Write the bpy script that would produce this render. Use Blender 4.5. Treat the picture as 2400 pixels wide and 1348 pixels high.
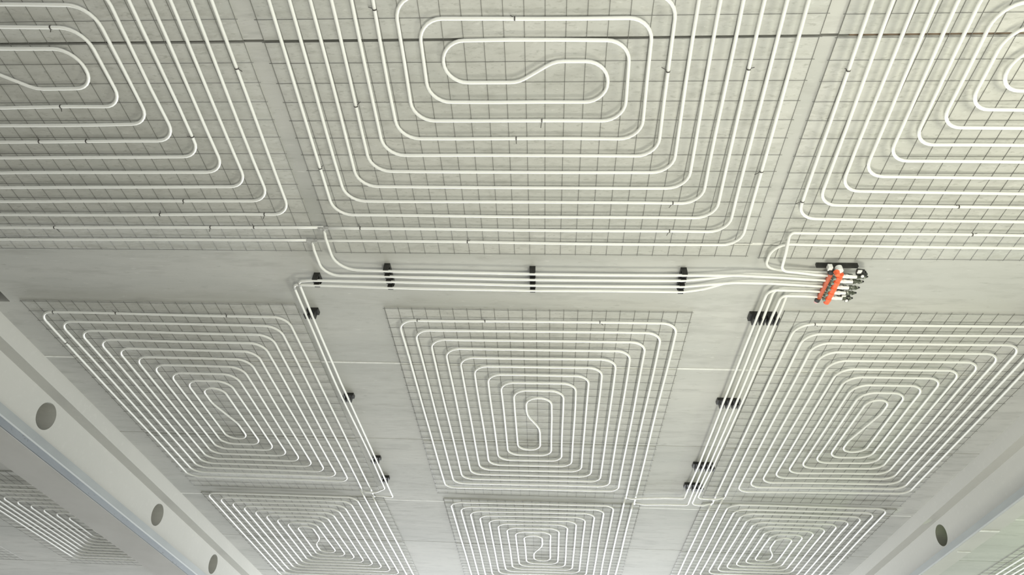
import bpy, math, random
from mathutils import Vector, Matrix
random.seed(7)
for o in list(bpy.data.objects): bpy.data.objects.remove(o)
scene = bpy.context.scene
COL = scene.collection
PI = math.pi

# ------------------------------------------------------------------ camera
EYE = 1.6                     # lens height above the floor
CEIL = EYE + 2.6              # underside of the concrete planks
cam = bpy.data.cameras.new('camera'); camo = bpy.data.objects.new('camera', cam); COL.objects.link(camo)
cam.sensor_width = 36; cam.lens = 1550/2400*36; cam.clip_start = .05; cam.clip_end = 200
yaw, pitch, roll = -0.0791962, 0.709083, 0.0639614
r0 = Vector((math.cos(yaw), -math.sin(yaw), 0)); f0 = Vector((math.sin(yaw), math.cos(yaw), 0)); z0 = Vector((0, 0, 1))
fw = f0*math.cos(pitch) + z0*math.sin(pitch); up = -f0*math.sin(pitch) + z0*math.cos(pitch)
cx = r0*math.cos(roll) + up*math.sin(roll); cy = -r0*math.sin(roll) + up*math.cos(roll)
m = Matrix((cx, cy, -fw)).transposed().to_4x4(); m.translation = (0, 0, EYE)
camo.matrix_world = m
scene.camera = camo

# ------------------------------------------------------------------ light
w = bpy.data.worlds.new('world'); scene.world = w; w.use_nodes = True
bg = w.node_tree.nodes['Background']; bg.inputs[0].default_value = (.95, .97, 1, 1); bg.inputs[1].default_value = .98
def area(name, loc, target, size, sizey, power, col):
    l = bpy.data.lights.new(name, 'AREA'); l.shape = 'RECTANGLE'; l.size = size; l.size_y = sizey
    l.energy = power; l.color = col
    o = bpy.data.objects.new(name, l); COL.objects.link(o); o.location = loc
    o.rotation_euler = (Vector(target) - Vector(loc)).to_track_quat('-Z', 'Y').to_euler()
    return o
area('work_lamp', (3.0, .7, 2.75), (1.9, 2.0, CEIL), .95, .8, 25, (1, .985, .80))
area('centre_fill_light', (.4, .5, 1.0), (.3, 1.3, CEIL), .8, .8, 46, (1, .985, .86))  # unseen fill light, added to brighten the top centre panel
area('far_row_fill_light', (1.65, 3.0, 1.1), (1.0, 4.2, CEIL), .8, .8, 36, (1, .985, .84))  # added fill, lifts the far panels and throws their shadows away from the camera
area('next_bay_lamp', (6.6, 5.5, 1.6), (5.8, 6.5, CEIL), .5, .5, 34, (.72, 1, .48))
area('far_window', (0, 16, 2.2), (0, 8, 3.2), 9, 3.2, 1300, (.93, .96, 1))
vs = scene.view_settings
vs.view_transform = 'Standard'; vs.look = 'None'; vs.gamma = 1; vs.use_curve_mapping = False
vs.exposure = .42

# ------------------------------------------------------------------ materials
def mat(name, col, rough=.6, metal=0, noise=None, bump=None, stretch=(1, 1, 1), rnd=0, spec=.5, detail=6, trans=0):
    """noise: list of (scale, second colour, low, high) mixed over the base colour; bump: (scale, strength)"""
    M = bpy.data.materials.new(name); M.use_nodes = True
    nt = M.node_tree; N = nt.nodes; L = nt.links
    b = N['Principled BSDF']
    b.inputs['Roughness'].default_value = rough; b.inputs['Metallic'].default_value = metal
    b.inputs['Specular IOR Level'].default_value = spec
    cur = N.new('ShaderNodeRGB'); cur.outputs[0].default_value = (*col, 1); out = cur.outputs[0]
    tc = N.new('ShaderNodeTexCoord'); mp = N.new('ShaderNodeMapping'); mp.inputs['Scale'].default_value = stretch
    geo = N.new('ShaderNodeNewGeometry'); L.new(geo.outputs['Position'], mp.inputs[0])
    for i, (sc, c2, lo, hi) in enumerate(noise or []):
        n = N.new('ShaderNodeTexNoise'); n.inputs['Scale'].default_value = sc; n.inputs['Detail'].default_value = detail
        n.inputs['Roughness'].default_value = .62
        off = N.new('ShaderNodeVectorMath'); off.operation = 'ADD'; off.inputs[1].default_value = (i*13.1, i*7.7, i*3.3)
        L.new(mp.outputs[0], off.inputs[0]); L.new(off.outputs[0], n.inputs['Vector'])
        r = N.new('ShaderNodeMapRange'); r.inputs['From Min'].default_value = lo; r.inputs['From Max'].default_value = hi
        L.new(n.outputs['Fac'], r.inputs['Value'])
        mx = N.new('ShaderNodeMix'); mx.data_type = 'RGBA'; L.new(r.outputs[0], mx.inputs[0]); L.new(out, mx.inputs[6])
        mx.inputs[7].default_value = (*c2, 1); out = mx.outputs[2]
    if rnd:
        oi = N.new('ShaderNodeObjectInfo'); r = N.new('ShaderNodeMapRange')
        r.inputs['To Min'].default_value = 1 - rnd; r.inputs['To Max'].default_value = 1 + rnd
        L.new(oi.outputs['Random'], r.inputs['Value'])
        hs = N.new('ShaderNodeHueSaturation'); L.new(out, hs.inputs['Color']); L.new(r.outputs[0], hs.inputs['Value']); out = hs.outputs[0]
    L.new(out, b.inputs['Base Color'])
    if bump:
        n = N.new('ShaderNodeTexNoise'); n.inputs['Scale'].default_value = bump[0]; n.inputs['Detail'].default_value = 8
        L.new(mp.outputs[0], n.inputs['Vector'])
        bp = N.new('ShaderNodeBump'); bp.inputs['Strength'].default_value = bump[1]; bp.inputs['Distance'].default_value = .004
        L.new(n.outputs['Fac'], bp.inputs['Height']); L.new(bp.outputs[0], b.inputs['Normal'])
    return M
M_PLANK = mat('plank_concrete', (.50, .50, .47), .85, noise=[(1.1, (.43, .435, .41), .4, .65), (9, (.40, .40, .375), .5, .72), (26, (.36, .36, .335), .62, .74), (30, (.60, .60, .57), .62, .78)], bump=(22, .35), stretch=(.35, 1.6, 1), rnd=.03, spec=.25)
M_TOP = mat('topping_concrete', (.22, .21, .2), .9, noise=[(4, (.15, .145, .14), .4, .7)], spec=.2)
M_BOARD = mat('backing_board', (.52, .52, .488), .8, noise=[(1.6, (.47, .475, .445), .4, .65), (14, (.41, .41, .38), .5, .74), (60, (.37, .37, .34), .56, .72), (45, (.60, .60, .57), .6, .78)], bump=(40, .6), stretch=(.5, 1.3, 1), rnd=.02, spec=.3)
M_FILL = mat('white_joint_filler', (.74, .74, .7), .8, noise=[(12, (.6, .6, .56), .45, .7)])
M_WOODFILL = mat('brown_joint_filler', (.19, .13, .085), .8, noise=[(20, (.12, .08, .05), .4, .7)])
M_PIPE = mat('white_plastic_pipe', (.81, .815, .77), .38, noise=[(3, (.76, .76, .715), .45, .7)], spec=.45)
M_WIRE = mat('dull_steel_wire', (.19, .19, .175), .5, .2, spec=.4)
M_TIE = mat('dark_cable_tie', (.07, .065, .06), .5)
M_COUP = mat('grey_coupling', (.50, .50, .48), .4, .3, noise=[(60, (.36, .36, .34), .45, .6)])
M_BLACK = mat('black_plastic', (.016, .016, .014), .45, noise=[(30, (.035, .034, .03), .5, .7)])
M_BEAM = mat('painted_beam', (.49, .487, .45), .75, noise=[(.8, (.46, .46, .425), .4, .7), (25, (.52, .517, .48), .55, .8)], bump=(60, .08), spec=.3)
M_STEEL = mat('galvanised_steel', (.34, .36, .355), .5, .2, noise=[(3, (.30, .32, .32), .4, .65), (40, (.33, .35, .35), .6, .75)], stretch=(1, .5, 1))
M_STEEL2 = mat('blue_grey_steel', (.25, .272, .29), .5, .2, noise=[(4, (.215, .235, .255), .4, .65), (50, (.17, .18, .19), .6, .7)], stretch=(1, .4, 1))
M_SOFF = mat('beam_soffit', (.52, .515, .49), .8, noise=[(2, (.48, .475, .45), .4, .65)], spec=.3)
M_LIP = mat('bright_steel_lip', (.5, .52, .52), .45, .2)
M_LIN = mat('shaded_opening_lining', (.20, .20, .165), .85)  # shade inside the right beam's openings, put into the lining colour
M_ORANGE = mat('orange_manifold', (.90, .14, .045), .4, noise=[(25, (.95, .24, .10), .5, .7)])
M_RED = mat('dull_red_manifold', (.55, .12, .05), .45, noise=[(30, (.42, .09, .04), .45, .7)])
M_TEAL = mat('teal_flowmeter', (.16, .25, .24), .4, noise=[(60, (.35, .38, .27), .5, .62)])
M_GREEN = mat('grey_green_actuator', (.07, .08, .055), .5, noise=[(70, (.5, .51, .45), .52, .6)])
M_WHITE = mat('white_fitting', (.82, .82, .79), .4)
M_PINK = mat('pink_cap', (.75, .42, .42), .5)
M_FLOOR = mat('floor_concrete', (.42, .41, .38), .8, noise=[(1.5, (.36, .355, .33), .4, .65)])

# ------------------------------------------------------------------ helpers
def link(name, verts, faces, material, parent=None, smooth=False):
    me = bpy.data.meshes.new(name); me.from_pydata([tuple(v) for v in verts], [], faces); me.update()
    if smooth:
        for p in me.polygons: p.use_smooth = True
    me.materials.append(material)
    o = bpy.data.objects.new(name, me); COL.objects.link(o)
    if parent: o.parent = parent
    return o
def tag(o, label, cat, group=None):
    o['label'] = label; o['category'] = cat
    if group: o['group'] = group
    return o
def empty(name, loc=(0, 0, 0)):
    o = bpy.data.objects.new(name, None); COL.objects.link(o); o.location = loc; o.empty_display_size = .1
    return o
class MB:
    """collects simple solids, in metres; z is given as the drop below the ceiling"""
    def __init__(s, origin=(0, 0, 0)): s.v = []; s.f = []; s.o = Vector(origin)
    def box(s, x0, x1, y0, y1, d0, d1):
        n = len(s.v); zt, zb = CEIL - d0, CEIL - d1
        for z in (zb, zt):
            for (x, y) in ((x0, y0), (x1, y0), (x1, y1), (x0, y1)): s.v.append(Vector((x, y, z)) - s.o)
        s.f += [[n+a for a in q] for q in ((0, 3, 2, 1), (4, 5, 6, 7), (0, 1, 5, 4), (1, 2, 6, 5), (2, 3, 7, 6), (3, 0, 4, 7))]
        return s
    def cyl(s, a, b, r, n=14, r2=None):
        """a, b = (x, y, drop)"""
        A = Vector((a[0], a[1], CEIL - a[2])); B = Vector((b[0], b[1], CEIL - b[2])); d = (B - A).normalized()
        u = d.cross(Vector((.31, .17, .93))).normalized(); w_ = d.cross(u); k = len(s.v); r2 = r if r2 is None else r2
        for P, rr in ((A, r), (B, r2)):
            for i in range(n):
                t = 2*PI*i/n; s.v.append(P + u*rr*math.cos(t) + w_*rr*math.sin(t) - s.o)
        s.f += [[k+i, k+(i+1) % n, k+n+(i+1) % n, k+n+i] for i in range(n)]
        s.f += [[k+i for i in reversed(range(n))], [k+n+i for i in range(n)]]
        return s
    def prism(s, poly, d0, d1):
        n = len(poly); k = len(s.v)
        for d in (d1, d0):
            for (x, y) in poly: s.v.append(Vector((x, y, CEIL - d)) - s.o)
        s.f += [[k+i for i in reversed(range(n))], [k+n+i for i in range(n)]]
        s.f += [[k+i, k+(i+1) % n, k+n+(i+1) % n, k+n+i] for i in range(n)]
        return s
    def build(s, name, material, parent=None, smooth=False): return link(name, s.v, s.f, material, parent, smooth)

def fillet(pts, r, seg=7):
    """round the corners of a polyline of (x, y, drop); r one radius or a list"""
    P = [Vector(p) for p in pts]; out = [P[0]]
    for i in range(1, len(P)-1):
        a, p, b = P[i-1], P[i], P[i+1]; u = a - p; v = b - p; lu, lv = u.length, v.length
        if lu < 1e-6 or lv < 1e-6: continue
        u /= lu; v /= lv; ph = u.angle(v)
        rr = r[i] if isinstance(r, (list, tuple)) else r
        if ph > PI - .03 or rr <= 0: out.append(p); continue
        t = min(rr/math.tan(ph/2), .495*lu, .495*lv); R = t*math.tan(ph/2)
        bis = (u + v).normalized(); c = p + bis*(t/math.cos(ph/2)); A = p + u*t - c; B = p + v*t - c
        n = max(2, int(seg*(PI - ph)/(PI/2)+.5)); tot = A.angle(B)
        for j in range(n+1):
            q = j/n; out.append(c + (A*math.sin((1-q)*tot) + B*math.sin(q*tot))/math.sin(tot))
    out.append(P[-1]); res = [out[0]]
    for q in out[1:]:
        if (q - res[-1]).length > .004: res.append(q)
    return res
def wobble(P, amp, step=.16):
    """hand-laid pipe: long runs are cut up and pushed a few millimetres sideways"""
    out = [P[0]]; ph = random.uniform(0, 6.28); s = 0
    for a, b in zip(P, P[1:]):
        L = (b - a).length; n = max(1, int(L/step)); d = (b - a)/L; side = Vector((-d.y, d.x, 0))
        for i in range(1, n+1):
            q = a.lerp(b, i/n); s += L/n
            env = math.sin(PI*i/n) if n > 1 else 0
            off = amp*(math.sin(s*1.9 + ph) + .6*math.sin(s*4.3 + ph*2))*(env**.5 if env > 0 else 0)
            out.append(q + side*off + Vector((0, 0, abs(amp)*.6*math.sin(s*3.1 + ph)*(1 if n > 1 else 0))))
    return out
def tube(name, P, r, material, parent=None, n=8):
    k = len(P); v = []; f = []
    W = [Vector((p.x, p.y, CEIL - p.z)) for p in P]
    for i, p in enumerate(W):
        d = (W[min(i+1, k-1)] - W[max(i-1, 0)]).normalized()
        s = d.cross(Vector((0, 0, 1)))
        s = s.normalized() if s.length > 1e-4 else Vector((1, 0, 0)); t = s.cross(d)
        for j in range(n):
            a = 2*PI*(j+.5)/n; v.append(p + s*r*math.cos(a) + t*r*math.sin(a))
    for i in range(k-1):
        for j in range(n): f.append([i*n+j, i*n+(j+1) % n, (i+1)*n+(j+1) % n, (i+1)*n+j])
    f += [list(reversed(range(n))), [(k-1)*n+j for j in range(n)]]
    return link(name, v, f, material, parent, True)

# ------------------------------------------------------------------ the setting: floor, topping, planks
wl = MB().box(-9.7, -9.5, -9, 15, -.18, CEIL).build('wall_light_block', M_BEAM); wl['kind'] = 'structure'  # unseen wall, added to block sky light and dim the left bay
fl = MB().box(-11, 11, -9, 15, CEIL, CEIL+.2).build('floor', M_FLOOR); fl['kind'] = 'structure'
ceil = MB().box(-11, 11, -6, 13.5, -.35, -.18).build('ceiling', M_TOP); ceil['kind'] = 'structure'
XL, XR = -3.689, 3.406
JOINTS = [-5.83, -4.62, -3.41, -2.21, -1.0, .21, 1.417, 2.63, 3.857, 4.98, 6.247, 7.36, 8.56, 9.77, 10.97, 12.2]
for (xa, xb) in ((-10.6, -4.12), (XL-.2, XR+.2), (3.9, 10.6)):
    for a, b in zip(JOINTS, JOINTS[1:]):
        g0 = .006 if abs(a-1.417) < .01 else .004
        g1 = .006 if abs(b-1.417) < .01 else .004
        if xa == XL-.2 and a == 2.63:
            # this plank is notched beside the beam, the dark void above shows
            mb = MB().prism([(-3.552, a+g0), (xb, a+g0), (xb, b-g1), (xa, b-g1), (xa, 3.226), (-3.552, 3.226)], -.18, 0)
        elif xa == XL-.2 and a == 1.417:
            mb = MB().prism([(-3.552, a+g0), (xb, a+g0), (xb, b-g1), (-3.552, b-g1)], -.18, 0)
        else:
            mb = MB().box(xa, xb, a+g0, b-g1, -.18, 0)
        mb.build('concrete_plank', M_PLANK, ceil)
for y, x0, x1, mt, d in ((2.63, -1.0, 3.4, M_FILL, .0005), (3.857, XL, 3.4, M_FILL, .0012), (6.247, XL, 3.4, M_FILL, .0008), (1.417, 1.2, 3.4, M_WOODFILL, -.006),
                         (4.98, XL, 3.4, M_FILL, -.004), (7.36, XL, 3.4, M_FILL, -.006), (6.247, 3.95, 9, M_FILL, .0008), (6.247, -9, -4.12, M_FILL, .0005)):
    hw = .0085 if mt is M_FILL and d > 0 else .0035 if mt is M_FILL else .0085
    MB().box(x0, x1, y-hw, y+hw, -.03, d).build('joint_filler', mt, ceil)

# ------------------------------------------------------------------ beams
def beam(side, dims, holes, hr, hd, label):
    """dims: x of the flange face, web face, back of web, back of soffit; drops: flange bottom, web bottom, soffit"""
    xf, xw, xwb, xsb, xtb, d1, d2, d3 = dims
    y0, y1 = -5.5, 13
    root = empty('ceiling_beam', (xf, 4, CEIL - d3)); O = Vector(root.location)
    def B(x0, x1, a, b, nm, mt, ya=y0, yb=y1):
        return MB(O).box(min(x0, x1), max(x0, x1), ya, yb, a, b).build(nm, mt, root)
    B(xf, xtb, 0, d1, 'top_flange', M_BEAM)
    # web with round openings, front and back skins and the linings of the holes
    v = []; f = []
    def V(x, y, d): v.append(Vector((x, y, CEIL - d)) - O); return len(v) - 1
    hw = .3; n = 32
    ys = sorted(holes); spans = []; cur = y0
    for y in ys: spans.append((cur, y-hw)); cur = y+hw
    spans.append((cur, y1))
    for X, fl_ in ((xw, side > 0), (xwb, side < 0)):
        def F(q): f.append(q if not fl_ else q[::-1])
        for a, b in spans: F([V(X, a, d1), V(X, b, d1), V(X, b, d2), V(X, a, d2)])
        for yc in ys:
            inner = []; outer = []
            for i in range(n):
                t = 2*PI*i/n; c, s_ = math.cos(t), math.sin(t); inner.append(V(X, yc+hr*c, hd+hr*s_))
                ey = hw/abs(c) if abs(c) > 1e-6 else 1e9
                ed = ((d2-hd) if s_ > 0 else (hd-d1))/abs(s_) if abs(s_) > 1e-6 else 1e9
                e = min(ey, ed); outer.append(V(X, yc+e*c, hd+e*s_))
            for i in range(n): F([inner[i], outer[i], outer[(i+1) % n], inner[(i+1) % n]])
            for sy, sd in ((1, 1), (1, -1), (-1, 1), (-1, -1)):   # the corners the ray fan leaves out
                dd = d2 if sd > 0 else d1; q = []
                for i in range(n):
                    p, p2 = v[outer[i]] + O, v[outer[(i+1) % n]] + O
                    pa = (p.y-yc, CEIL-p.z); pb = (p2.y-yc, CEIL-p2.z)
                    onA = abs(abs(pa[0])-hw) < 1e-6; onB = abs(abs(pb[0])-hw) < 1e-6
                    if onA != onB and pa[0]*sy > 0 and (pa[1]-hd)*sd > 0 and (pb[1]-hd)*sd > 0 and pb[0]*sy > 0:
                        k = V(X, yc+sy*hw, dd); f.append([outer[i], outer[(i+1) % n], k])
    link('web', v, f, M_BEAM, root); v = []; f = []
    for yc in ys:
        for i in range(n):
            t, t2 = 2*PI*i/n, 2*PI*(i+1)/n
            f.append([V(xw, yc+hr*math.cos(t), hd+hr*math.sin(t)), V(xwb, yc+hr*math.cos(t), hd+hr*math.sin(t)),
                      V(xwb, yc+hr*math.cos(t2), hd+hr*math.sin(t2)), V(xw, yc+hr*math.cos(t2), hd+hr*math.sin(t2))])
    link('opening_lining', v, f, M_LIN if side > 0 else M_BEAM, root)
    h = d3 - d2
    if side < 0:
        B(xf, xsb, d2, d2+h*.50, 'flange_edge', M_STEEL)
        B(xf-side*.004, xsb, d2+h*.50, d2+h*.60, 'steel_lip', M_LIP)
        B(xf, xsb, d2+h*.60, d3-.002, 'lower_channel', M_STEEL2)
    else:
        B(xf, xsb, d2, d2+h*.86, 'flange_edge', M_STEEL)
        B(xf-side*.003, xsb, d2+h*.86, d3-.002, 'steel_lip', M_LIP)
        B(xf+.01, xsb, d3, d3+.003, 'soffit_strip', M_FILL, 5.355, 5.385)
        B(xf+.05, xsb, d3, d3+.003, 'soffit_strip', M_FILL, 5.83, 5.845)
    B(xf+side*.012, xsb, d3-.002, d3, 'soffit', M_SOFF)
    tag(root, label, 'beam')
    return root
beam(-1, (-3.689, -3.798, -4.05, -4.06, -4.12, .124, .456, .576), [2.4, 4.28, 6.175, 7.6, 9.4, 11.2], .103, .255,
     'pale beam with several round openings, crossing the lower left corner')
beam(1, (3.406, 3.496, 3.645, 3.562, 3.92, .121, .404, .465), [2.2, 4.1, 6.05, 8.0, 9.9], .092, .247,
     'grey beam with one dark oval opening, crossing the lower right corner')

# ------------------------------------------------------------------ wire mats on backing boards
RW = .0012
def wire_mesh():
    v = []; f = []
    for y in (-.5, .5):
        for i in range(6):
            t = PI/6 + 2*PI*i/6; v.append((RW*math.cos(t), y, RW*math.sin(t)))
    f = [[i, (i+1) % 6, 6+(i+1) % 6, 6+i] for i in range(6)] + [list(range(5, -1, -1)), list(range(6, 12))]
    me = bpy.data.meshes.new('wire'); me.from_pydata(v, [], f); me.materials.append(M_WIRE)
    for p in me.polygons: p.use_smooth = True
    return me
WIRE = wire_mesh()
GX, GY = .0872, .0992
def gap(y): return .0065 if abs(y-1.417) < .01 else .0098
def mat_panel(x0, x1, y0, y1, label):
    nx = round((x1-x0)/GX); ny = round((y1-y0)/GY)
    root = empty('wire_mesh_mat', ((x0+x1)/2, (y0+y1)/2, CEIL-.009))
    O = Vector(root.location)
    cuts = [y0] + [j for j in JOINTS if y0 < j < y1] + [y1]      # the boards stop at the plank joints
    for a, b in zip(cuts, cuts[1:]):
        MB(O).box(x0, x1, a + (gap(a) if a != y0 else 0), b - (gap(b) if b != y1 else 0), .0004, .006).build('backing_board', M_BOARD, root)
    for i in range(nx+1):
        x = x0 + (x1-x0)*i/nx
        o = bpy.data.objects.new('wire', WIRE); COL.objects.link(o); o.parent = root
        o.location = Vector((x, (y0+y1)/2, CEIL-.0076)) - O; o.scale = (1, y1-y0+.02, 1)
        o.rotation_euler = (0, 0, random.uniform(-.0012, .0012))
    for j in range(ny+1):
        y = y0 + (y1-y0)*j/ny
        o = bpy.data.objects.new('wire', WIRE); COL.objects.link(o); o.parent = root
        o.location = Vector(((x0+x1)/2, y, CEIL-.0101)) - O; o.scale = (1, x1-x0+.02, 1)
        o.rotation_euler = (0, 0, PI/2 + random.uniform(-.0012, .0012))
    tag(root, label, 'wire mesh', 'wire mesh mats under the ceiling')
MATS = [(-3.53, -1.333, .42, 2.708, 'wire mesh mat in the dark top left corner of the ceiling'),
        (-1.243, 1.077, .42, 2.718, 'wide wire mesh mat behind the large spiral at the top centre'),
        (1.15, 3.33, .42, 2.73, 'brightly lit wire mesh mat at the top right above the manifold'),
        (-3.46, -1.63, 3.207, 6.03, 'wire mesh mat between the left beam and the left pipe run'),
        (-1.058, .866, 3.229, 6.03, 'wire mesh mat behind the spiral in the centre of the ceiling'),
        (1.418, 3.2, 3.205, 6.0, 'wire mesh mat between the right pipe run and the right beam'),
        (-3.46, -1.615, 6.2, 9.0, 'far wire mesh mat at the bottom, beside the left beam'),
        (-1.022, .864, 6.17, 9.0, 'far wire mesh mat at the bottom centre'),
        (1.436, 3.2, 6.09, 9.0, 'far wire mesh mat at the bottom, beside the right beam'),
        (-6.14, -4.16, 5.85, 8.56, 'wire mesh mat beyond the left beam'),
        (-8.75, -6.78, 5.8, 8.53, 'last wire mesh mat at the very left edge beyond the left beam'),
        (4.737, 6.6, 6.1, 8.9, 'wire mesh mat beyond the right beam')]
for a in MATS: mat_panel(*a)

# ------------------------------------------------------------------ pipe spirals
DP = .036; RP = .0079
LAY = {  # spiral layouts in metres: side k lies at a + b*k, slightly skewed by c
 'TC': dict(L=(-.4559, -.0853, -.0133), R=(.19, .0843, .0261), T=(1.5033, -.0951, .0092), B=(1.6037, .0997, .0035)),
 'TL': dict(R=(-2.0542, .0864, -.0204), L=(-2.72, -.0853, 0), T=(1.5649, -.0979, .0198), B=(1.6021, .0979, -.0084)),
 'TR': dict(L=(1.8191, -.0805, .0345), R=(2.52, .0825, 0), T=(1.576, -.096, -.0092), B=(1.6318, .0945, .0137)),
 'ML': dict(T=(4.2127, -.0994, .011), L=(-2.6303, -.0828, -.0013), R=(-2.4988, .0856, .0073), B=(5.0011, .0984, .008), M=(-2.542, 0, 0)),
 'MC': dict(T=(4.2212, -.1015, -.0061), L=(-.217, -.0879, .0085), R=(-.0038, .0869, .0032), B=(5.0357, .0978, -.0193), M=(-.079, 0, 0)),
 'MR': dict(T=(4.1743, -.0961, -.0102), L=(2.2405, -.0821, .0012), R=(2.3397, .0783, .0142), B=(5.03, .0968, -.04), M=(2.312, 0, 0)),
 'BL': dict(T=(6.925, -.0999, -.0029), L=(-2.6649, -.0852, -.0048), R=(-2.6027, .0863, .0203), B=(7.6711, .1026, -.0188), M=(-2.53, 0, 0), N=(-2.63, 0, 0)),
 'BC': dict(T=(6.9627, -.1016, -.028), L=(-.3541, -.0855, .0133), R=(.0158, .0852, .0007), B=(7.729, .0986, -.0371), M=(-.068, 0, 0), N=(-.163, 0, 0)),
 'BR': dict(T=(6.8292, -.0986, -.0086), L=(2.2355, -.0812, -.0004), R=(2.3561, .0801, .0165), B=(7.55, .095, -.03), M=(2.305, 0, 0), N=(2.39, 0, 0)),
 'NL': dict(T=(6.89, -.1, 0), L=(-5.25, -.085, 0), R=(-4.95, .081, 0), B=(7.42, .098, 0), M=(-5.05, 0, 0), N=(-5.13, 0, 0)),
 'NW': dict(T=(6.89, -.1, 0), L=(-7.9, -.082, 0), R=(-7.62, .081, 0), B=(7.42, .098, 0), M=(-7.72, 0, 0), N=(-7.8, 0, 0)),
 'NR': dict(T=(6.95, -.095, 0), L=(5.55, -.078, 0), R=(5.85, .08, 0), B=(7.5, .098, 0), M=(5.65, 0, 0), N=(5.57, 0, 0)),
}
def corner(lay, a, b):
    la, lb = lay[a[0]], lay[b[0]]
    va = a[0] in 'LRMN'
    if not va: la, lb, a, b = lb, la, b, a
    ka = int(a[1:] or 0); kb = int(b[1:] or 0)
    a1, c1 = la[0]+la[1]*ka, la[2]; a2, c2 = lb[0]+lb[1]*kb, lb[2]
    x = (a1 + c1*a2)/(1 - c1*c2); return (x, a2 + c2*x)
def on(lay, s, t):
    """point on side s: t is Y for upright sides, X for level ones"""
    c = lay[s[0]]; k = int(s[1:] or 0); q = c[0]+c[1]*k+c[2]*t
    return (q, t) if s[0] in 'LRMN' else (t, q)
PATHS = {}
def chain(lay, seq): return [corner(lay, a, b) for a, b in zip(seq, seq[1:])]
def heating_pipe(key, pts, label, rad=.1, grp=None, amp=.0022):
    if callable(rad): rad = [rad(i) for i in range(len(pts))]
    P = wobble(fillet([Vector((p[0], p[1], p[2] if len(p) > 2 else DP)) for p in pts], rad), amp)
    o = tube('heating_pipe', P, RP, M_PIPE)
    tag(o, label, 'pipe', grp); PATHS[key] = (o, P); return o
def spiral(key, A, sA, sB, B, endA, endB, label, mid=()):
    """A, B: side sequences outward from the centre; sA, sB: where the inner S starts on the first sides"""
    lay = LAY[key]
    pa = [on(lay, A[0], sA)] + chain(lay, A); pb = [on(lay, B[0], sB)] + chain(lay, B)
    pts = [on(lay, A[-1], endA[0])] if not isinstance(endA, list) else []
    if isinstance(endA, list): pts = list(reversed(endA))
    else: pts = [on(lay, A[-1], endA[0])]
    nA = len(pts) + len(pa)
    pts += list(reversed(pa)) + list(mid) + pb
    if isinstance(endB, list): pts += endB
    else: pts.append(on(lay, B[-1], endB[0]))
    return heating_pipe(key, pts, label, rad=lambda i: (.28 if key[0] != 'T' else .12) if i in (nA-1, nA) else .1, grp='heating pipe spirals')
def seq(order, k0, steps, n):
    s = []; k = k0
    for i in range(n):
        for side, add in zip(order, steps): s.append(side + str(k+add))
        k += 2
    return s
# top row: B k - L k - T k+1 - R k+1 - (B k+2)
A_TC = ['B0', 'L0', 'T1', 'R1', 'B2', 'L2', 'T3', 'R3', 'B4', 'L4', 'T5', 'R5', 'B6', 'L6', 'T7', 'R7', 'B8', 'L8', 'T9', 'R9', 'B10']
B_TC = ['T0', 'R0', 'B1', 'L1', 'T2', 'R2', 'B3', 'L3', 'T4', 'R4', 'B5', 'L5', 'T6', 'R6', 'B7', 'L7', 'T8', 'R8', 'B9']
spiral('TC', A_TC, -.157, 0, B_TC, (-1.346,), (-1.255,), 'large pipe spiral at the top centre with an S-shaped core')
A_TL = ['B0', 'R0', 'T1', 'L1', 'B2', 'R2', 'T3', 'L3', 'B4', 'R4', 'T5', 'L5', 'B6', 'R6', 'T7', 'L7', 'B8', 'R8', 'T9', 'L9', 'B10']
B_TL = ['T0', 'L0', 'B1', 'R1', 'T2', 'L2', 'B3', 'R3', 'T4', 'L4', 'B5', 'R5', 'T6', 'L6', 'B7', 'R7', 'T8', 'L8', 'B9']
spiral('TL', A_TL, -2.377, -2.56, B_TL, (-1.346,), (-1.255,), 'pipe spiral in the dark top left corner, cut by the edge')
ROW = [2.815, 2.856, 2.908, 2.954, 3.001]     # ports of the manifold
XB, DB, XS, DS = 1.548, .06, 1.594, .074       # return bar, supply bar
def port(row, low):
    y = ROW[row]
    if low: return [(1.47, y, .056), (XB-.012, y, .06)]
    return [(1.47, y, .0365), (1.555, y, .0365), (XS-.012, y, DS-.004)]
spiral('TR', A_TC, 1.819+.055+.3, 1.819+.055+.46, B_TC,
       [(1.188, 2.594), (1.187, 2.777), (1.28, 2.802)] + port(0, False),
       [(1.252, 2.508), (1.254, 2.56, .05), (1.262, 2.64, .056), (1.275, 2.787, .056), (1.36, 2.797, .056)] + port(0, True),
       'bright pipe spiral at the top right feeding the orange manifold')
# middle row: L k - T k - R k - B k+1 - L k+2 ; R8 and R9 run on to the tees
A_M = ['L0', 'T0', 'R0', 'B1', 'L2', 'T2', 'R2', 'B3', 'L4', 'T4', 'R4', 'B5', 'L6', 'T6', 'R6', 'B7', 'L8', 'T8', 'R8']
B_M = ['M', 'B0', 'L1', 'T1', 'R1', 'B2', 'L3', 'T3', 'R3', 'B4', 'L5', 'T5', 'R5', 'B6', 'L7', 'T7', 'R7', 'B8', 'L9', 'T9', 'R9']
spiral('ML', A_M, 4.40, 4.72, B_M, (5.94,), (6.078,), 'skewed pipe spiral beside the left beam, with a long S core')
spiral('MC', A_M, 4.47, 4.68, B_M, (5.925,), (6.055,), 'pipe spiral in the middle of the picture, below the pipe bundle')
def swap(s): return [{'L': 'R', 'R': 'L'}.get(q[0], q[0]) + q[1:] for q in s]
spiral('MR', swap(A_M), 4.33, 4.74, swap(B_M), (5.869,), (6.01,), 'pipe spiral below the manifold, beside the right beam')
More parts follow.
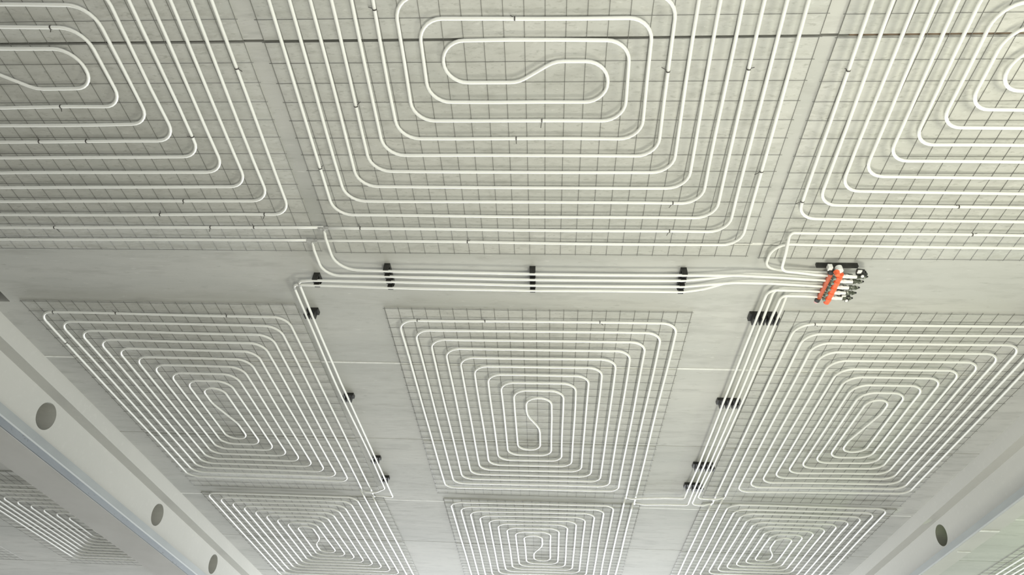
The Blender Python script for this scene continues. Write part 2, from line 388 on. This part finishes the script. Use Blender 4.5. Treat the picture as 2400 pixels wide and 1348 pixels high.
# far row: T k - L k - B k+1 - R k+1 - T k+2 ; R8 and R9 run back to the tees
A_B = ['M', 'T0', 'L0', 'B1', 'R1', 'T2', 'L2', 'B3', 'R3', 'T4', 'L4', 'B5', 'R5', 'T6', 'L6', 'B7', 'R7', 'T8', 'L8', 'B9', 'R9']
B_B = ['N', 'B0', 'R0', 'T1', 'L1', 'B2', 'R2', 'T3', 'L3', 'B4', 'R4', 'T5', 'L5', 'B6', 'R6', 'T7', 'L7', 'B8', 'R8']
spiral('BL', A_B, 7.29, 7.46, B_B, (6.078,), (5.94,), 'small far pipe spiral at the bottom beside the left beam')
spiral('BC', A_B, 7.27, 7.50, B_B, (6.055,), (5.925,), 'small far pipe spiral at the bottom centre')
spiral('BR', swap(A_B), 7.10, 7.30, swap(B_B), (6.01,), (5.869,), 'small far pipe spiral at the bottom beside the right beam')
spiral('NL', A_B, 7.0, 7.2, B_B, (6.0,), (6.0,), 'pipe spiral in the bay beyond the left beam')
spiral('NW', A_B, 7.0, 7.2, B_B, (6.0,), (6.0,), 'last pipe spiral at the left edge, far beyond the left beam')
spiral('NR', swap(A_B), 7.0, 7.2, swap(B_B), (6.2,), (6.2,), 'pipe spiral in the bay beyond the right beam')

# ------------------------------------------------------------------ feed pipes
def feed(key, pts, label, rad): heating_pipe(key, pts, label, rad, 'feed pipes to the manifold', .0015)
LO, HI = .056, .0365
feed('b1', [(-1.255, 2.499, DP), (-1.255, 2.56, LO), (-1.256, 2.812, LO), (-.9, 2.825, LO), (-.06, 2.834, LO), (.74, 2.832, LO), (1.08, 2.828, LO), (1.3, 2.842, LO)] + port(1, True),
     'uppermost pipe of the four-pipe bundle across the middle', [0, .02, .14, .4, .4, .4, .4, .3, .2, 0, 0, 0, 0])
feed('b2', [(-1.346, 2.595, DP), (-1.346, 2.65, LO), (-1.344, 2.866, LO), (-.85, 2.873, LO), (-.06, 2.883, LO), (.74, 2.878, LO), (.92, 2.858, .05), (1.1, 2.834, HI), (1.3, 2.84, HI)] + port(1, False),
     'second pipe from the top in the bundle across the middle', [0, .02, .10, .4, .4, .4, .4, .4, .3, .2, .05, 0, 0])
feed('b3', [(-1.682, 6.072, DP+.001), (-1.65, 6.062, .045), (-1.491, 6.05, LO), (-1.502, 5.2, LO), (-1.521, 4.05, LO), (-1.518, 3.1, LO), (-1.516, 2.925, LO), (-1.43, 2.914, LO), (-.95, 2.918, LO), (-.06, 2.934, LO), (.75, 2.931, LO), (1.04, 2.889, LO), (1.25, 2.892, LO)] + port(2, True),
     'third pipe of the bundle, turning down along the left mat edge', [0, .02, .02, .4, .4, .4, .03, .06, .4, .4, .4, .3, .3, .2, .1, 0, 0])
feed('b4', [(-1.772, 5.95, DP+.001), (-1.74, 5.957, .053), (-1.64, 5.955, LO), (-1.535, 5.86, LO), (-1.537, 5.25, LO), (-1.563, 4.05, LO), (-1.558, 3.1, LO), (-1.556, 2.954, LO), (-1.42, 2.957, LO), (-.92, 2.972, LO), (-.06, 2.981, LO), (.76, 2.976, LO), (.88, 2.958, .05), (1.04, 2.896, HI), (1.25, 2.896, HI)] + port(2, False),
     'lowest pipe of the bundle, turning down beside the third pipe', [0, .02, .1, .04, .4, .4, .4, .03, .3, .4, .4, .3, .3, .3, .3, .2, .05, 0, 0])
feed('p1', port(3, True)[::-1] + [(1.35, 2.951, LO), (1.246, 2.95, LO), (1.243, 3.2, LO), (1.241, 4.2, LO), (1.243, 5.2, LO), (1.229, 5.872, LO), (1.06, 5.872, LO), (.85, 5.90, LO), (.76, 5.92, LO), (.713, 5.925, DP+.001)],
     'leftmost pipe of the four running down from the manifold', [0, .1, .1, .09, .3, .3, .3, .03, .2, .3, .05, 0])
feed('p2', port(3, False)[::-1] + [(1.4, 2.953, HI), (1.288, 2.952, HI), (1.284, 3.13, .05), (1.29, 3.7, LO), (1.287, 4.4, LO), (1.287, 5.2, LO), (1.284, 6.02, LO), (1.08, 6.02, LO), (.88, 6.04, LO), (.803, 6.053, DP+.001)],
     'second pipe from the left running down from the manifold', [0, .03, .03, .1, .08, .1, .3, .3, .3, .04, .2, .2, 0])
feed('p3', port(4, True)[::-1] + [(1.40, 3.0, LO), (1.334, 3.0, LO), (1.33, 3.2, LO), (1.333, 4.2, LO), (1.33, 5.2, LO), (1.317, 6.0, LO), (1.42, 6.018, LO), (1.501, 6.01, DP+.001)],
     'third pipe running down from the manifold along the right mat', [0, .1, .1, .08, .3, .3, .3, .06, .1, 0])
feed('p4', port(4, False)[::-1] + [(1.43, 3.004, HI), (1.372, 3.006, HI), (1.368, 3.13, .05), (1.371, 3.7, LO), (1.37, 4.6, LO), (1.362, 5.3, LO), (1.345, 5.862, LO), (1.45, 5.872, LO), (1.53, 5.870, LO), (1.586, 5.869, DP+.001)],
     'rightmost pipe of the four running down from the manifold', [0, .03, .03, .1, .06, .1, .3, .3, .3, .06, .1, .05, 0])

# couplings on the pipe ends
def coupling(key, a, b, r=.0105, n=12):
    o = PATHS[key][0]; MB().cyl(a, b, r, n).build('coupling', M_COUP, o, False)
coupling('b1', (-1.285, 2.497, DP), (-1.225, 2.497, DP)); coupling('b1', (-1.255, 2.5, DP), (-1.255, 2.53, .042), .0095)
coupling('b2', (-1.376, 2.594, DP), (-1.316, 2.595, DP)); coupling('b2', (-1.346, 2.598, DP), (-1.346, 2.63, .044), .0095)
coupling('b3', (-1.516, 2.965, LO), (-1.516, 2.94, LO), .0098); coupling('b4', (-1.556, 2.995, LO), (-1.556, 2.965, LO), .0098)
for key, x, y in (('b3', -1.682, 6.072), ('b4', -1.772, 5.945), ('p1', .711, 5.925), ('p2', .801, 6.055), ('p3', 1.503, 6.01), ('p4', 1.587, 5.869)):
    coupling(key, (x, y-.024, DP), (x, y+.024, DP), .0096)

# cable ties where the photograph shows them
def tie(key, x, y):
    o, P = PATHS[key]; best = None
    for a, b in zip(P, P[1:]):
        d = b - a; L2 = d.length_squared; t = max(0, min(1, ((x-a.x)*d.x + (y-a.y)*d.y)/L2)); q = a + d*t
        e = (q.x-x)**2 + (q.y-y)**2
        if best is None or e < best[0]: best = (e, q, d.normalized())
    _, q, d = best; d.z = 0; d.normalize(); s = Vector((-d.y, d.x, 0)); n = 10; v = []; f = []
    c = Vector((q.x, q.y, CEIL - q.z)); r_in, r_out, h = RP+.0002, RP+.0016, .0028
    for e, r in ((-h, r_in), (-h, r_out), (h, r_out), (h, r_in)):
        for i in range(n):
            t = 2*PI*i/n; v.append(c + d*e + s*r*math.cos(t) + Vector((0, 0, r*math.sin(t))))
    for k in range(4):
        for i in range(n): f.append([k*n+i, k*n+(i+1) % n, ((k+1) % 4)*n+(i+1) % n, ((k+1) % 4)*n+i])
    k = len(v)                                      # the cut tail sticking out
    ang = random.uniform(-.9, .9); td = (s*math.cos(ang) + d*math.sin(ang))*random.choice((-1, 1)); tl = random.uniform(.014, .03); tw = td.cross(Vector((0, 0, 1)))*.0016
    for e, z in ((RP, 0), (RP+tl, -.004)):
        for w_ in (-1, 1):
            for zz in (-.0008, .0008): v.append(c + td*e + tw*w_ + Vector((0, 0, z+zz)))
    f += [[k+a for a in q_] for q_ in ((0, 1, 3, 2), (4, 6, 7, 5), (0, 4, 5, 1), (2, 3, 7, 6), (0, 2, 6, 4), (1, 5, 7, 3))]
    link('cable_tie', v, f, M_TIE, o)
TIES = dict(TC=[(-.163, 1.31), (-.055, 1.8), (-.176, 1.892), (-.907, 1.721), (-.733, 1.267), (.489, 1.554), (.808, 1.547), (.999, 2.097), (.611, 2.303), (.622, 2.503), (-1.051, 2.504), (-.469, 2.583), (-1.169, 2.08)],
            TL=[(-2.131, 1.323), (-2.313, 1.726), (-2.54, 1.917), (-2.295, 1.914), (-1.75, 1.887), (-1.967, 2.301), (-2.142, 2.401), (-1.555, 2.396), (-2.807, 2.507), (-1.895, 2.492), (-1.647, 2.493), (-1.401, 1.524)],
            ML=[(-3.271, 3.295), (-2.845, 3.289), (-2.101, 3.29), (-3.379, 3.627)], MC=[(-.855, 3.308), (-.42, 3.311), (.304, 3.31)],
            MR=[(1.616, 3.281)], TR=[(1.221, 1.556), (1.246, 2.29), (2.022, 2.334), (2.179, 2.528)])
for k, l in TIES.items():
    for x, y in l: tie(k, x, y)

# ------------------------------------------------------------------ black clip rails
def rail(across, c0, c1, at, half, pipes, label):
    """across 'Y': the rail runs along Y under pipes that run along X (and the other way round)"""
    mid = (at, (c0+c1)/2) if across == 'Y' else ((c0+c1)/2, at)
    root = empty('pipe_clip_rail', (mid[0], mid[1], CEIL)); O = Vector(root.location)
    def bx(u0, u1, v0, v1, d0, d1, nm):
        m_ = MB(O)
        m_.box(v0, v1, u0, u1, d0, d1) if across == 'Y' else m_.box(u0, u1, v0, v1, d0, d1)
        return m_.build(nm, M_BLACK, root)
    bx(c0, c1, at-half, at+half, .0005, .024, 'rail')
    for i, p in enumerate(pipes):
        for s in (-1, 1):                            # the two jaws of each snap-in seat
            a, b = p + s*(RP+.0012), p + s*(RP+.0072)
            bx(min(a, b), max(a, b), at-half*.9, at+half*.9, .024, LO+.003, 'clip_jaw')
    tag(root, label, 'pipe clip', 'black pipe clip rails')
rail('Y', 2.816, 2.986, -.965, .017, [2.823, 2.8725, 2.918, 2.972], 'black clip rail holding four pipes, left one of the bundle')
rail('Y', 2.827, 2.996, -.113, .017, [2.834, 2.883, 2.933, 2.981], 'black clip rail in the middle of the four-pipe bundle')
rail('Y', 2.825, 2.992, .752, .017, [2.832, 2.877, 2.931, 2.976], 'black clip rail on the bundle nearest the orange manifold')
rail('Y', 2.905, 2.972, -1.41, .018, [2.9145, 2.9575], 'black two-pipe clip at the left end of the bundle')
for y, lab in ((3.265, 'topmost black clip on the pipe pair along the left mat'), (4.29, 'second black clip down on the left pipe pair'),
               (5.32, 'third black clip down on the left pipe pair'), (5.72, 'lowest black clip on the left pipe pair')):
    xs = [-1.56+(y-4)*.014, -1.519+(y-4)*.01]
    if y < 4: xs = [-1.559, -1.519]
    rail('X', xs[0]-.004, xs[1]+.028, y, .024, xs, lab)
for y, hf, lab in ((3.25, .034, 'large black clip rail on four pipes just below the manifold'), (4.25, .03, 'second black clip rail on the four pipes right of centre'),
                   (5.285, .036, 'third black clip rail on the four pipes right of centre'), (5.69, .036, 'lowest black clip rail on the four pipes right of centre')):
    xs = [1.242, 1.288, 1.332, 1.369] if y < 5.5 else [1.234, 1.286, 1.323, 1.352]
    rail('X', xs[0]-.03, xs[3]+.006, y, hf, xs, lab)

# ------------------------------------------------------------------ manifold
mf = empty('heating_manifold', (1.57, 2.9, CEIL)); MO = Vector(mf.location)
def part(nm, mt, parent=mf): 
    m_ = MB(MO); return m_, nm, mt, parent
def fin(t, smooth=False): return t[0].build(t[1], t[2], t[3], smooth)
for y, x1, d1 in ((2.782, 1.70, .07), (2.977, 1.675, .07)):
    t = part('bracket', M_BLACK); t[0].box(1.475, x1, y-.0085, y+.0085, .001, .026).box(1.538, 1.558, y-.0085, y+.0085, .026, .05).box(1.584, 1.604, y-.0085, y+.0085, .026, .062); fin(t)
t = part('return_bar', M_RED); t[0].cyl((XB, 2.79, DB), (XB, 3.02, DB), .0135, 18)
rb = fin(t)
t = part('supply_bar', M_ORANGE)
t[0].cyl((XS, 2.785, DS), (XS, 3.035, DS), .0165, 18)
for y in ROW: t[0].cyl((XS, y-.011, DS), (XS, y+.011, DS), .0185, 18)
sb = fin(t)
for y in (2.782, 3.022):
    t = part('end_cap', M_BLACK, rb); t[0].cyl((XB-.004, y-.012, DB+.002), (XB-.004, y+.012, DB+.002), .0155, 16); fin(t)
t = part('end_cap', M_PINK, rb); t[0].cyl((XB-.006, 3.034, DB), (XB-.006, 3.048, DB), .011, 14); fin(t)
t = part('air_vent_knob', M_ORANGE); t[0].cyl((1.562, 2.762, .078), (1.562, 2.762, .106), .0165, 18, .012); fin(t)
t = part('air_vent_collar', M_WHITE); t[0].cyl((1.578, 2.757, .05), (1.578, 2.757, .08), .019, 18); fin(t)
t = part('air_vent_collar', M_WHITE); t[0].box(1.522, 1.545, 2.748, 2.775, .035, .062); fin(t)
for i, y in enumerate(ROW):
    t = part('flow_meter', M_TEAL); t[0].cyl((1.571, y+.004, .05), (1.571, y+.004, .084), .0088, 12).cyl((1.571, y-.016, .055), (1.571, y-.016, .074), .007, 10); fin(t)
    L1 = (.08, .072, .068, .066, .062)[i]
    t = part('valve_stub', M_WHITE); t[0].cyl((XS+.01, y-.012, DS+.002), (XS+.01+L1, y-.012, DS+.004), .0098, 14).cyl((XS+.03, y-.012, DS+.002), (XS+.045, y-.012, DS+.003), .012, 6); fin(t)
    x0 = XS+.012+L1
    t = part('actuator', M_GREEN)
    t[0].cyl((x0, y-.012, DS+.004), (x0+.016, y-.012, DS+.004), .0145, 10).cyl((x0+.016, y-.012, DS+.004), (x0+.034, y-.011, DS+.003), .0115, 8).cyl((x0+.034, y-.011, DS+.003), (x0+.046, y-.01, DS+.002), .0138, 7, .01)
    a = fin(t)
    t = part('actuator_tip', M_BLACK, a); t[0].cyl((x0+.046, y-.008, DS), (x0+.062, y-.005, DS-.004), .0085, 8, .005); fin(t)
    t = part('valve_stub', M_WHITE); t[0].cyl((XB+.01, y+.012, DB-.01), (XB+.105, y+.012, DB-.012), .0075, 12); fin(t)
    t = part('actuator', M_GREEN); t[0].cyl((XB+.105, y+.012, DB-.012), (XB+.128, y+.014, DB-.012), .0105, 9).cyl((XB+.128, y+.014, DB-.012), (XB+.145, y+.018, DB-.014), .0075, 7, .005); fin(t)
for (x, y) in ((1.705, 2.782), (1.69, 2.992)):
    t = part('shut_off_valve', M_BLACK)
    t[0].cyl((x-.022, y, .06), (x+.014, y, .066), .019, 16).cyl((x+.014, y, .066), (x+.03, y+.012, .07), .014, 10, .009).cyl((x, y, .05), (x, y, .094), .0125, 12); v_ = fin(t)
    t = part('valve_lever', M_WHITE, v_); t[0].box(x-.03, x-.008, y-.03, y-.008, .074, .08).cyl((x-.004, y-.004, .094), (x-.004, y-.004, .1), .0085, 10); fin(t)
tag(mf, 'orange pipe manifold with black and white valves, hung under the ceiling', 'manifold')
